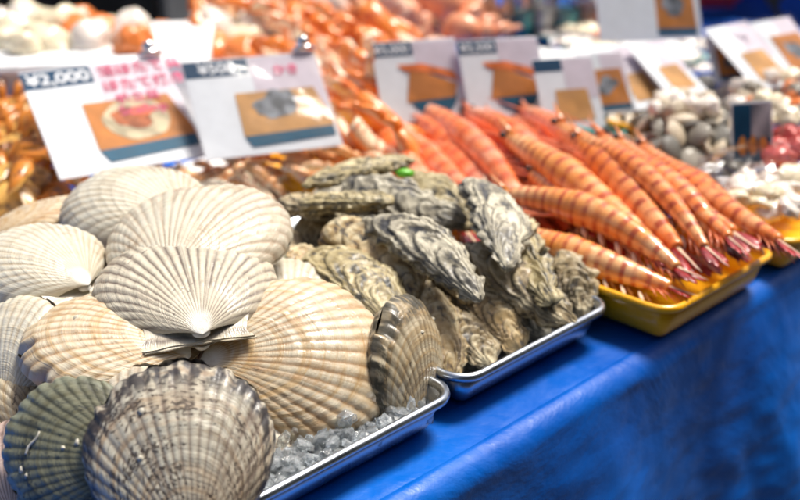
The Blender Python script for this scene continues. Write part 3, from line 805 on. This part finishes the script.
lumps('squid_piece', 'squid', [(rc.uniform(735, 815), rc.uniform(172, 212), .04+.02*rc.random()) for _ in range(34)], ['squid', 'meat', 'squid'], 'white piece of squid lying in the tray at the right edge', 'white squid pieces', .015, 6, .35, 1.5, 3, .5)
lumps('octopus_piece', 'octopus', [(rc.uniform(772, 815), rc.uniform(132, 160), .05+.02*rc.random()) for _ in range(16)], ['redroe'], 'dark red chunk of octopus at the right edge', 'red octopus chunks', .011, 7, .4)
lumps('mussel', 'shellfish', [(rc.uniform(735, 815), rc.uniform(72, 125), .05+.03*rc.random()) for _ in range(70)], ['meat', 'clam_b', 'squid', 'clam_a', 'roe'], 'cream shellfish in the pile behind the small dark card', 'cream shellfish at the right', .013, 9, .3)

# ------------------------------------------------------------------ price cards
def poly(name, pts, z, mat, parent):
    vs = [(x, y, z) for x, y in pts]+[(x, y, z-.0002) for x, y in pts]; n = len(pts)
    fs = [tuple(range(n)), tuple(range(2*n-1, n-1, -1))]+[(i, i+n, (i+1) % n+n, (i+1) % n) for i in range(n)]
    return from_py(name, vs, fs, mat, parent, False)
def text(name, s, size, x, y, z, mat, parent, shear=0.):
    cu = bpy.data.curves.new(name, 'FONT'); cu.body = s; cu.size = size; cu.extrude = .0001; cu.offset = size*.02; cu.shear = shear
    tmp = bpy.data.objects.new(name, cu); link(tmp); bpy.context.view_layer.update()
    me = bpy.data.meshes.new_from_object(tmp.evaluated_get(bpy.context.evaluated_depsgraph_get())); bpy.data.objects.remove(tmp)
    me.materials.clear(); o = mesh_obj(name, me, mat, parent, False); o.location = (x, y, z); return o
def ell(cx, cy, a, b, n=28, ph=0, wob=0, seed=0):
    out = []
    for i in range(n):
        t = 2*pi*i/n; k = 1+wob*N3(cos(t)*1.5+seed, sin(t)*1.5, seed)
        x, y = a*cos(t)*k, b*sin(t)*k; out.append((cx+x*cos(ph)-y*sin(ph), cy+x*sin(ph)+y*cos(ph)))
    return out
def card(bl, z, w, h, rot, lean, label, design, price=None, group='price cards in clear sleeves', strip=True, clip=False, glare=True):
    p = at(*bl, z); root = empty('price_card')
    X = S_*cos(radians(rot))+T_*sin(radians(rot)); n = -S_*sin(radians(rot))+T_*cos(radians(rot))
    Y = n*sin(radians(lean))+Vector((0, 0, cos(radians(lean))))
    frame(root, p, X, Y); tag(root, label, 'price card', group)
    bm = bmesh.new(); box(bm, (w/2, h/2, 0), (w, h, .0012), 0, .0003); from_bm('card_sheet', bm, 'paper', root)
    zz = .0010
    if design != 'plain' and price is not None:
        poly('price_band', [(w*.0, h*.815), (w*.47, h*.815), (w*.47, h*.985), (w*.0, h*.985)], zz, 'navy', root)
        text('price_text', price, h*.15, w*.03, h*.85, zz+.0003, 'inkwhite', root)
    if strip:
        poly('pinkish_strip', [(w*.48, h*.42), (w*.99, h*.42), (w*.99, h*.985), (w*.48, h*.985)], zz, 'pinkpaper', root)
    B = zz+.0006
    if design in ('scallop', 'oyster'):
        bx0, by0, bx1, by1 = w*.32, h*.08, w*.97, h*.62
        poly('board_print', [(bx0-.01*w, by0+.12*h), (bx0+.03*w, by0), (bx1, by0+.04*h), (bx1+.01*w, by0+.2*h), (bx1-.06*w, by1), (bx0, by1)], B, 'board' if design == 'scallop' else 'board2', root)
        poly('shadow_print', [(bx0-.01*w, by0+.10*h), (bx0+.03*w, by0-.01*h), (bx1, by0+.03*h), (bx1, by0+.13*h)], B+.0003, 'inkteal', root)
        if design == 'scallop':
            poly('shell_print', ell(w*.64, h*.42, w*.23, h*.19, wob=.12), B+.0006, 'inkshell', root)
            poly('meat_print', ell(w*.62, h*.44, w*.15, h*.10, wob=.5, seed=3), B+.0009, 'inkbrown', root)
            poly('roe_print', ell(w*.68, h*.48, w*.09, h*.045, wob=.4, seed=5), B+.0012, 'inkroe', root)
        else:
            poly('shell_print', ell(w*.60, h*.48, w*.18, h*.13, wob=.5, seed=7, ph=.35), B+.0006, 'inkgrey', root)
    elif design == 'crab':
        poly('bowl_print', ell(w*.62, h*.30, w*.28, h*.24, wob=.05), B, 'inkteal', root)
        poly('board_print', [(w*.30, h*.24), (w*.86, h*.26), (w*.92, h*.42), (w*.40, h*.66)], B+.0003, 'board', root)
        poly('crab_print', [(w*.26, h*.70), (w*.34, h*.62), (w*.70, h*.56), (w*.95, h*.46), (w*.90, h*.58), (w*.55, h*.70)], B+.0006, 'inkcrab', root)
    elif design == 'board':
        poly('board_print', [(w*.12, h*.12), (w*.92, h*.12), (w*.88, h*.72), (w*.16, h*.72)], B, 'board', root)
        poly('food_print', ell(w*.5, h*.45, w*.2, h*.14, wob=.5, seed=w*90), B+.0003, 'inkgrey', root)
        poly('shadow_print', [(w*.12, h*.06), (w*.92, h*.06), (w*.92, h*.14), (w*.12, h*.14)], B+.0003, 'inkteal', root)
    elif design == 'pale':
        poly('board_print', [(w*.25, h*.12), (w*.85, h*.12), (w*.80, h*.55), (w*.28, h*.55)], B, 'board2', root)
    elif design == 'dark':
        poly('dark_print', [(w*.04, h*.04), (w*.96, h*.04), (w*.96, h*.96), (w*.04, h*.96)], zz, 'navy', root)
        for q in range(3): poly('food_print', ell(w*(.25+.25*q), h*.3, w*.11, h*.14, wob=.3, seed=q), B+.0003, 'board', root)
    if glare:
        # clear sleeve, a little larger than the card and slightly buckled
        vs, fs = [], []; m = 14
        for i in range(m+1):
            for j in range(m+1):
                fx, fy = i/m, j/m
                vs.append((-.003+fx*(w+.006), -.003+fy*(h+.006), .0035+.0022*N3(fx*2.5+w*60, fy*2.5, h*40)*(1 if 0 < i < m else .2)))
        for i in range(m):
            for j in range(m): a = i*(m+1)+j; fs.append((a, a+m+1, a+m+2, a+1))
        from_py('clear_sleeve', vs, fs, 'sleeve', root)
    if clip:
        o = lump('clip', (w*.10, .004, .006), 'chrome', root, 2, .1, 1, 2); o.location = (w*.92, h+.001, .005)
        o2 = lump('clip_knob', (.007, .007, .008), 'chrome', root, 3, .15, 1, 3); o2.location = (w*.92, h+.008, .008)
    # thin easel wire behind that holds the card up
    tube('stand_wire', [(w*.5, h*.6, -.001), (w*.5, h*.3, -.03*h/.1), (w*.5, h*.05, -.05*h/.1)], [.0012]*3, 'chrome', root, 6)
    return root
c1 = card((60, 180), .06, .156, .158, -15, 61, 'large white price card reading ¥2,000 above a scallop photo on a board', 'scallop', '¥2,000', clip=True)
for (s, sz, x, y) in (('活ほたて貝', .0185, .080, .1365), ('ほたて焼き', .0185, .078, .113), ('帆立貝', .016, .086, .092), ('Scallop', .0185, .084, .073)):
    text('pink_lettering', s, sz, x, y, .0028, 'inkpink' if s == 'Scallop' else 'inkpink', c1)
c2 = card((206, 161), .064, .147, .128, -24, 52, 'white price card with a grey oyster photo, right of the ¥2,000 card', 'oyster', '  ¥500', clip=True)
text('pink_lettering', 'かき', .015, .094, .1, .0028, 'inkpink', c2)
card((385, 125), .06, .104, .100, -27, 36, 'price card with an orange crab leg in a dark bowl, left of the middle pair', 'crab', '¥3,000')
card((470, 120), .06, .100, .098, -30, 36, 'price card with an orange crab leg on a board, right of the middle pair', 'crab', '¥3,500')
card((546, 132), .05, .075, .090, -30, 38, 'small pale price card right beside the middle pair of crab cards', 'pale', '')
card((592, 116), .06, .060, .078, -25, 38, 'small price card with a bright orange board beside the teal tray', 'board', None)
card((632, 112), .06, .072, .095, -10, 53, 'glaring sleeved card leaning back just above the clam tray', 'pale', None)
card((672, 100), .07, .066, .092, -8, 57, 'second glaring sleeved card behind the clams', 'pale', None)
card((716, 84), .07, .060, .066, -30, 38, 'card with an orange photo in a dark frame behind the clam heap', 'board', None)
card((732, 166), .05, .046, .066, -35, 18, 'small dark blue card with orange pictures standing beside the clams', 'dark', None, clip=False)
card((758, 92), .07, .085, .11, -8, 56, 'big sleeved card leaning at the upper right edge', 'pale', None)
card((795, 80), .07, .075, .10, -12, 54, 'sleeved card cut by the right edge of the picture', 'board', None)
card((600, 42), .10, .080, .11, -40, 35, 'tall white card at the top centre behind the bottles', 'plain', None, strip=False)
card((648, 40), .10, .075, .11, -40, 35, 'tall white card with a dark pink picture at the top', 'board', None, strip=False)

# ------------------------------------------------------------------ back of the table
def simple_box(name, s, t, z, sz, mat, label, cat, group=None, rot=0, lid=None):
    root = empty(name, P(s, t, z), TABLE_ROT+rot); tag(root, label, cat, group)
    w, d, h = sz; th = .014
    bm = bmesh.new()
    box(bm, (0, 0, th/2), (w, d, th), 0, .003)
    for cx, cy, sx, sy in ((0, -d/2+th/2, w, th), (0, d/2-th/2, w, th), (-w/2+th/2, 0, th, d-2*th-.001), (w/2-th/2, 0, th, d-2*th-.001)):
        box(bm, (cx, cy, th+.0005+(h-th)/2), (sx, sy, h-th), 0, .003)
    from_bm('box_body', bm, mat, root)
    bm = bmesh.new(); box(bm, (0, 0, h+.008), (w+.006, d+.006, .014), 0, .004); from_bm('lid', bm, lid or mat, root)
    return root
pb = at(60, 62, .085)
simple_box('foam_box', pb.dot(S_)-.0, pb.dot(T_)+.10, .003, (.50, .26, .075), 'foam', 'white foam box under the scallop meats at the upper left', 'foam box', rot=radians(-38))

def lathe(name, prof, mat, parent, seg=24):
    vs, fs = [], []
    for r_, z in prof:
        for k in range(seg): vs.append((r_*cos(2*pi*k/seg), r_*sin(2*pi*k/seg), z))
    for j in range(len(prof)-1):
        for k in range(seg): fs.append((j*seg+k, j*seg+(k+1) % seg, (j+1)*seg+(k+1) % seg, (j+1)*seg+k))
    return from_py(name, vs, fs, mat, parent)
def bottle(x, y, z, h, label, liq='teal'):
    root = empty('sauce_bottle', at(x, y, z)); tag(root, label, 'bottle', 'sauce bottles at the back of the table')
    lathe('glass_body', [(0, .0), (.026, .0), (.028, .006), (.028, h*.6), (.020, h*.74), (.011, h*.82), (.011, h*.9), (.009, h*.9), (.009, h*.8), (.025, h*.58), (.025, .006), (0, .005)], 'glass', root)
    lathe('filling', [(0, .007), (.0235, .007), (.0235, h*.5), (0, h*.5)], liq, root)
    lathe('cap', [(0, h*.99), (.012, h*.99), (.0135, h*.96), (.0135, h*.86), (.0112, h*.86)], 'teal', root)
for k, (x, y, h, l, q) in enumerate([(497, 58, .15, 'glass bottle of dark sauce with teal cap, leftmost in the row', 'amber'), (518, 56, .15, 'sauce bottle beside the leftmost one, with teal filling', 'teal'),
        (540, 54, .16, 'pale filled bottle in the middle of the bottle row', 'squid'), (562, 54, .15, 'teal filled bottle right of the middle of the row', 'teal'), (584, 52, .16, 'bottle at the right end of the row near the tall white cards', 'amber')]):
    bottle(x, y, .004, h, l, q)
for k, (x, y) in enumerate([(532, 40), (590, 36)]):
    root = empty('napkin_dispenser', at(x, y, .004)); tag(root, ['shiny chrome canister behind the middle of the bottle row', 'shiny chrome canister behind the right end of the bottle row'][k], 'canister', 'chrome canisters')
    lathe('canister_body', [(0, 0), (.035, 0), (.037, .004), (.037, .16), (.033, .166), (.033, .17), (0, .17)], 'chrome', root)
    lathe('canister_lid', [(.034, .1705), (.034, .18), (.02, .192), (.008, .196), (.008, .206), (0, .208)], 'chrome', root)
wb = [(700, 60, .10, 'white plastic tub behind the framed orange card'), (655, 70, .09, 'white plastic tub behind the glaring cards'), (612, 78, .08, 'white plastic tub behind the small orange card'),
      (570, 84, .07, 'white plastic tub behind the small pale card'), (765, 62, .11, 'white plastic tub near the upper right corner')]
for k, (x, y, w, l) in enumerate(wb):
    q = at(x, y, .03); simple_box('plastic_tub', q.dot(S_), q.dot(T_)+.03, .003, (w, .08, .036+.0043*k), 'white', l, 'tub', 'white tubs behind the small cards', rot=random.uniform(-.3, .3))
q = at(612, 128, .045); tray('teal_tray', q.dot(S_)-.05, q.dot(S_)+.05, q.dot(T_)-.035, q.dot(T_)+.035, .05, 'teal', 'small teal tray at the foot of the card with the bright orange board', lip=.004, r=.012)
q = at(650, 122, .05); tray('yellow_tray', q.dot(S_)-.055, q.dot(S_)+.055, q.dot(T_)-.03, q.dot(T_)+.03, .055, 'yellow', 'small yellow tray between the prawn heads and the clams', group='yellow plastic trays', lip=.006, r=.012)

rq = random.Random(31)
def bowl(x, y, z, rad, m, lm, label):
    root = empty('bowl', at(x, y, z)); tag(root, label, 'bowl', 'bowls and packs behind the small cards')
    lathe('bowl_shell', [(0, 0), (rad*.6, 0), (rad*.95, rad*.45), (rad, rad*.5), (rad*.97, rad*.5), (rad*.9, rad*.44), (rad*.55, .004), (0, .004)], m, root)
    for k in range(4):
        b = lump('seafood', (rad*.42, rad*.34, rad*.26), lm, root, k+x, .35, 1.8, 3); b.location = (rad*.4*cos(k*1.6), rad*.4*sin(k*1.6), rad*.42)
for k in range(26):
    x = 548+rq.uniform(0, 262); y = rq.uniform(38, 78)
    c_ = rq.choice([('white', 'meat', 'white bowl of cream seafood'), ('white', 'roe', 'white bowl of orange roe'), ('foam', 'squid', 'white foam bowl of squid'), ('teal', 'squid', 'teal bowl of white squid')])
    bowl(x, y, .03, rq.uniform(.025, .045), c_[0], c_[1], c_[2]+' in the blurred rows at the upper right')
for k in range(5):
    x = 518+14*k+rq.uniform(-4, 4); root = empty('stand_pole', at(x, 44+rq.uniform(-4, 8), .003)); tag(root, 'thin shiny upright pole standing among the bottles at the top', 'pole', 'thin uprights at the top centre')
    lathe('pole', [(0, 0), (.006, 0), (.006, .42), (0, .42)], 'chrome', root, 12); lathe('foot', [(0, .001), (.028, .001), (.028, .006), (.0065, .010)], 'chrome', root)
# plastic bag of iced fish at the right edge
def bag():
    bm = bmesh.new(); bmesh.ops.create_icosphere(bm, subdivisions=5, radius=1)
    for v in bm.verts:
        k = 1+.22*fbm(v.co.x*2.4, v.co.y*2.4, v.co.z*2.4, 5); v.co = Vector((v.co.x*.085*k, v.co.y*.045*k, v.co.z*.020*k))
    o = from_bm('plastic_bag', bm, 'sleeve', None, True); o.location = at(765, 168, .058); o.rotation_euler = (0, 0, .5)
    tag(o, 'crumpled clear plastic bag lying on the squid pieces', 'bag')
bag()

# ------------------------------------------------------------------ table, cloth
T0, S0, S1, T1 = .424, -.9, 1.95, 1.62
def cloth():
    ns, nt = 420, 150; vs, fs = [], []
    nd = 70; R = .018
    for i in range(ns+1):
        s = S0-.02+(S1-S0+.04)*i/ns
        # drape from the floor-side edge up, over the table edge, then the top
        for j in range(nd+1):
            f = j/nd; zd = -.335*(1-f)-R*f
            fold = (.030*fbm(s*2.6, 1.3, 0, 2)+.016*fbm(s*9+.8*f, 3, 0, 2)+.012*sin(s*21+2*f))*(1-f)**.7
            cr = .005*fbm(s*22, f*9, 4, 3)*(.25+(1-f))
            vs.append(P(s, T0-.018-.05*(1-f)-max(-.035, fold)*1.2-cr, zd+.012*fbm(s*4, 8, 0, 2)*(1-f)))
        for j in range(1, 9):
            a = pi/2*j/8; vs.append(P(s, T0+R-.018-R*cos(a)+.0*j, -R+R*sin(a)))
        for j in range(1, nt+1):
            f = (j/nt)**1.5; t = T0+(T1-T0)*f
            z = .0022*fbm(s*16, t*16, 2, 4)*min(1, j/4)+.0018*abs(fbm(s*5, t*5, 9, 3))
            vs.append(P(s, t, z-.0015))
    m = nd+1+8+nt
    for i in range(ns):
        for j in range(m-1): a = i*m+j; fs.append((a, a+m, a+m+1, a+1))
    o = from_py('tablecloth', vs, fs, 'tarp', None, True)
    tag(o, 'crinkled bright blue tarpaulin draped over the long table', 'tablecloth')
cloth()
tb = empty('market_table', P((S0+S1)/2, (T0+T1)/2, -.8), TABLE_ROT); tag(tb, 'long trestle table under the blue tarpaulin', 'table')
bm = bmesh.new(); box(bm, (0, 0, .781), (S1-S0-.03, T1-T0-.03, .024), 0, .003); from_bm('tabletop', bm, 'wood', tb)
for sx in (-1, 1):
    for sy in (-1, 1):
        bm = bmesh.new(); box(bm, (sx*(S1-S0)*.45, sy*(T1-T0)*.36, .384), (.045, .045, .768), 0, .004); from_bm('leg', bm, 'grey', tb)

# ------------------------------------------------------------------ ground and the stall behind
vs = [(-80, -80, -.8), (80, -80, -.8), (80, 80, -.8), (-80, 80, -.8)]
tag(from_py('ground', vs, [(0, 1, 2, 3)], 'asphalt', None, False), kind='structure')

def shelf_unit(s, t, label, w=1.5, seed=1):
    root = empty('shelf_unit', P(s, t, -.8), TABLE_ROT); tag(root, label, 'shelving')
    for sx in (-1, 1):
        for sy in (-1, 1):
            bm = bmesh.new(); box(bm, (sx*w/2, sy*.2, .95), (.035, .035, 1.9), 0, .003); from_bm('post', bm, 'grey', root)
    for k in range(5):
        bm = bmesh.new(); box(bm, (0, 0, .15+.42*k), (w-.04, .43, .025), 0, .003); from_bm('shelf', bm, 'lgrey', root)
    return root
shelf_unit(1.05, 2.35, 'grey metal shelving behind the stall, left part'); shelf_unit(2.75, 2.35, 'grey metal shelving behind the stall, right part')
rb = random.Random(17)
nb = 0
for sx in (1.05, 2.75):
    for k in range(4):
        x = -.62
        while x < .5:
            w = rb.choice([.22, .30, .38]); h = rb.uniform(.14, .30)
            mat, nm = rb.choice([('lgrey', 'light grey'), ('dark', 'black'), ('grey', 'mid grey'), ('dark', 'black'), ('foam', 'white foam')])
            simple_box('storage_box', sx+x+w/2, 2.33, -.8+.165+.42*k, (w, .32, h), mat,
                       '%s storage box on the shelving behind the stall' % nm, 'box', '%s boxes on the shelving' % nm)
            x += w+.03
# back wall of the market hall
bm = bmesh.new(); box(bm, (0, 0, 1.2), (7, .12, 2.4)); w_ = from_bm('back_wall', bm, plain('plaster_wall', (.33, .28, .22), .8, .1, 8), None)
w_.location = P(2.6, 3.1, -.8); w_.rotation_euler.z = TABLE_ROT; tag(w_, 'plain brownish wall at the back of the market', 'wall')
bm = bmesh.new(); box(bm, (0, 0, 2.2), (9, .2, 4.4)); w2 = from_bm('sky_block_wall', bm, plain('dark_sky_block', (.07, .065, .06), .8, .2, 5), None)  # unseen dark wall, added behind the camera to block sky light and deepen contrast
w2.location = P(.6, -2.3, -.8); w2.rotation_euler.z = TABLE_ROT; tag(w2, 'added dark wall behind the viewer that holds back sky light', 'wall')
# counter at the far end with foam boxes
ct = empty('side_counter', P(2.95, 1.1, -.8), TABLE_ROT); tag(ct, 'low grey counter beyond the far end of the table', 'counter')
bm = bmesh.new(); box(bm, (0, 0, .38), (.5, 2.0, .76), 0, .006); from_bm('cabinet', bm, 'lgrey', ct)
bm = bmesh.new(); box(bm, (0, 0, .775), (.54, 2.04, .026), 0, .004); from_bm('counter_top', bm, 'white', ct)

# ------------------------------------------------------------------ people standing beyond the table
def skin(name, verts, edges, rad, mat, parent, root_i=0, sub=2):
    me = bpy.data.meshes.new(name); me.from_pydata(verts, edges, []); o = bpy.data.objects.new(name, me); link(o)
    sk = o.modifiers.new('Skin', 'SKIN'); lay = me.skin_vertices[0] if me.skin_vertices else None
    if lay is None:
        bm = bmesh.new(); bm.from_mesh(me); bm.verts.layers.skin.verify(); bm.to_mesh(me); bm.free(); lay = me.skin_vertices[0]
    for i, r_ in enumerate(rad): lay.data[i].radius = (r_, r_) if not isinstance(r_, tuple) else r_
    lay.data[root_i].use_root = True
    sb = o.modifiers.new('Sub', 'SUBSURF'); sb.levels = sub; sb.render_levels = sub
    bpy.context.view_layer.update()
    m2 = bpy.data.meshes.new_from_object(o.evaluated_get(bpy.context.evaluated_depsgraph_get())); bpy.data.objects.remove(o)
    m2.materials.clear(); return mesh_obj(name, m2, mat, parent)
def person(loc, rz, jacket, label, trim=None):
    root = empty('person', loc, rz); tag(root, label, 'person', 'people standing behind the stall')
    V = [(0, 0, .95), (0, 0, 1.10), (0, 0, 1.30), (0, 0, 1.44), (0, 0, 1.52), (0, -.01, 1.60), (0, -.01, 1.70)]
    Rd = [(.15, .11), (.14, .10), (.16, .11), (.10, .08), .055, (.075, .09), (.07, .085)]
    Ed = [(0, 1), (1, 2), (2, 3), (3, 4), (4, 5), (5, 6)]
    for sg in (-1, 1):
        b = len(V)
        V += [(sg*.19, 0, 1.42), (sg*.23, .01, 1.14), (sg*.20, -.16, .98), (sg*.15, -.25, .96)]; Rd += [.058, .045, .035, .028]; Ed += [(3, b), (b, b+1), (b+1, b+2), (b+2, b+3)]
        b = len(V)
        V += [(sg*.10, 0, .86), (sg*.11, -.01, .50), (sg*.11, .01, .09), (sg*.12, -.12, .045)]; Rd += [.095, .06, .042, .04]; Ed += [(0, b), (b, b+1), (b+1, b+2), (b+2, b+3)]
        h = len(V)
        for q in range(5):
            a = (-.03+.015*q); V += [(sg*.15+a, -.30, .955), (sg*.15+a*1.2, -.335+.004*abs(q-2), .945)]; Rd += [.0095, .0075]
            Ed += [(11 if False else (10 if sg < 0 else 10+12+10-4+0), h+2*q)] if False else []
            Ed += [(b-1, h+2*q), (h+2*q, h+2*q+1)]
    skin('body', V, Ed, Rd, 'skin', root)
    J = [(0, 0, .48), (0, 0, 1.10), (0, 0, 1.32), (0, 0, 1.45), (0, 0, .80)]; R2 = [(.27, .20), (.20, .15), (.19, .14), (.12, .10), (.24, .18)]; E2 = [(0, 4), (4, 1), (1, 2), (2, 3)]
    for sg in (-1, 1):
        b = len(J); J += [(sg*.20, 0, 1.43), (sg*.24, .01, 1.14), (sg*.205, -.15, .985)]; R2 += [.08, .068, .05]; E2 += [(3, b), (b, b+1), (b+1, b+2)]
    skin('jacket', J, E2, R2, jacket, root)
    Tv = [(0, 0, .93)]; R3 = [(.16, .125)]; E3 = []
    for sg in (-1, 1):
        b = len(Tv); Tv += [(sg*.10, 0, .84), (sg*.11, -.01, .50), (sg*.11, .01, .08)]; R3 += [.115, .08, .065]; E3 += [(0, b), (b, b+1), (b+1, b+2)]
    skin('trousers', Tv, E3, R3, 'trouser', root)
    hr = lump('hair', (.088, .105, .09), 'hair', root, 2, .12, 2, 4); hr.location = (0, .02, 1.70)
    if trim:
        bm = bmesh.new(); box(bm, (-.21, -.175, .90), (.09, .05, .16), 0, .012); from_bm('red_panel', bm, trim, root)
    return root
q = at(762, 0, .0)
d = ray(770, 10); pp = EYE+d*2.35; person((pp.x, pp.y, -.8), radians(10), 'jacket_blue', 'person in a bright blue jacket with a red panel at the top right', 'red_cloth')
d = ray(335, 10); pp = EYE+d*2.35; person((pp.x, pp.y, -.8), radians(0), 'jacket_navy', 'person in dark navy clothes behind the crab leg pile at the top', 'red_cloth')

# ------------------------------------------------------------------ light, camera
SUN_EL, SUN_AZ = radians(66), radians(52)   # azimuth measured from +Y towards +X ; behind the stall, to the left
w = bpy.data.worlds.new("World"); SC.world = w; w.use_nodes = True
nt = w.node_tree; sky = nt.nodes.new('ShaderNodeTexSky'); sky.sky_type = 'NISHITA'; sky.sun_disc = False
sky.sun_elevation = SUN_EL; sky.sun_rotation = SUN_AZ; sky.dust_density = 5.0; sky.air_density = 1.0
nt.links.new(sky.outputs[0], nt.nodes['Background'].inputs[0]); nt.nodes['Background'].inputs[1].default_value = .095
L = bpy.data.lights.new('sun', 'SUN'); L.energy = 3.6; L.angle = radians(17); L.color = (1, .95, .86)
lo = bpy.data.objects.new('sun', L); link(lo)
dirv = Vector((cos(SUN_EL)*sin(SUN_AZ), cos(SUN_EL)*cos(SUN_AZ), sin(SUN_EL)))
lo.rotation_euler = dirv.to_track_quat('Z', 'Y').to_euler()
cam = bpy.data.cameras.new('camera'); co = bpy.data.objects.new('camera', cam); link(co)
m = Matrix((RIGHT, UP, BACK)).transposed().to_4x4(); m.translation = EYE; co.matrix_world = m
cam.sensor_width = 36; cam.lens = F/800*36; cam.clip_start = .01; cam.clip_end = 300
cam.dof.use_dof = True; cam.dof.focus_distance = .73; cam.dof.aperture_fstop = 4.6; cam.dof.aperture_blades = 9
SC.camera = co
SC.view_settings.view_transform = 'Standard'; SC.view_settings.look = 'None'; SC.view_settings.gamma = 1; SC.view_settings.exposure = .52
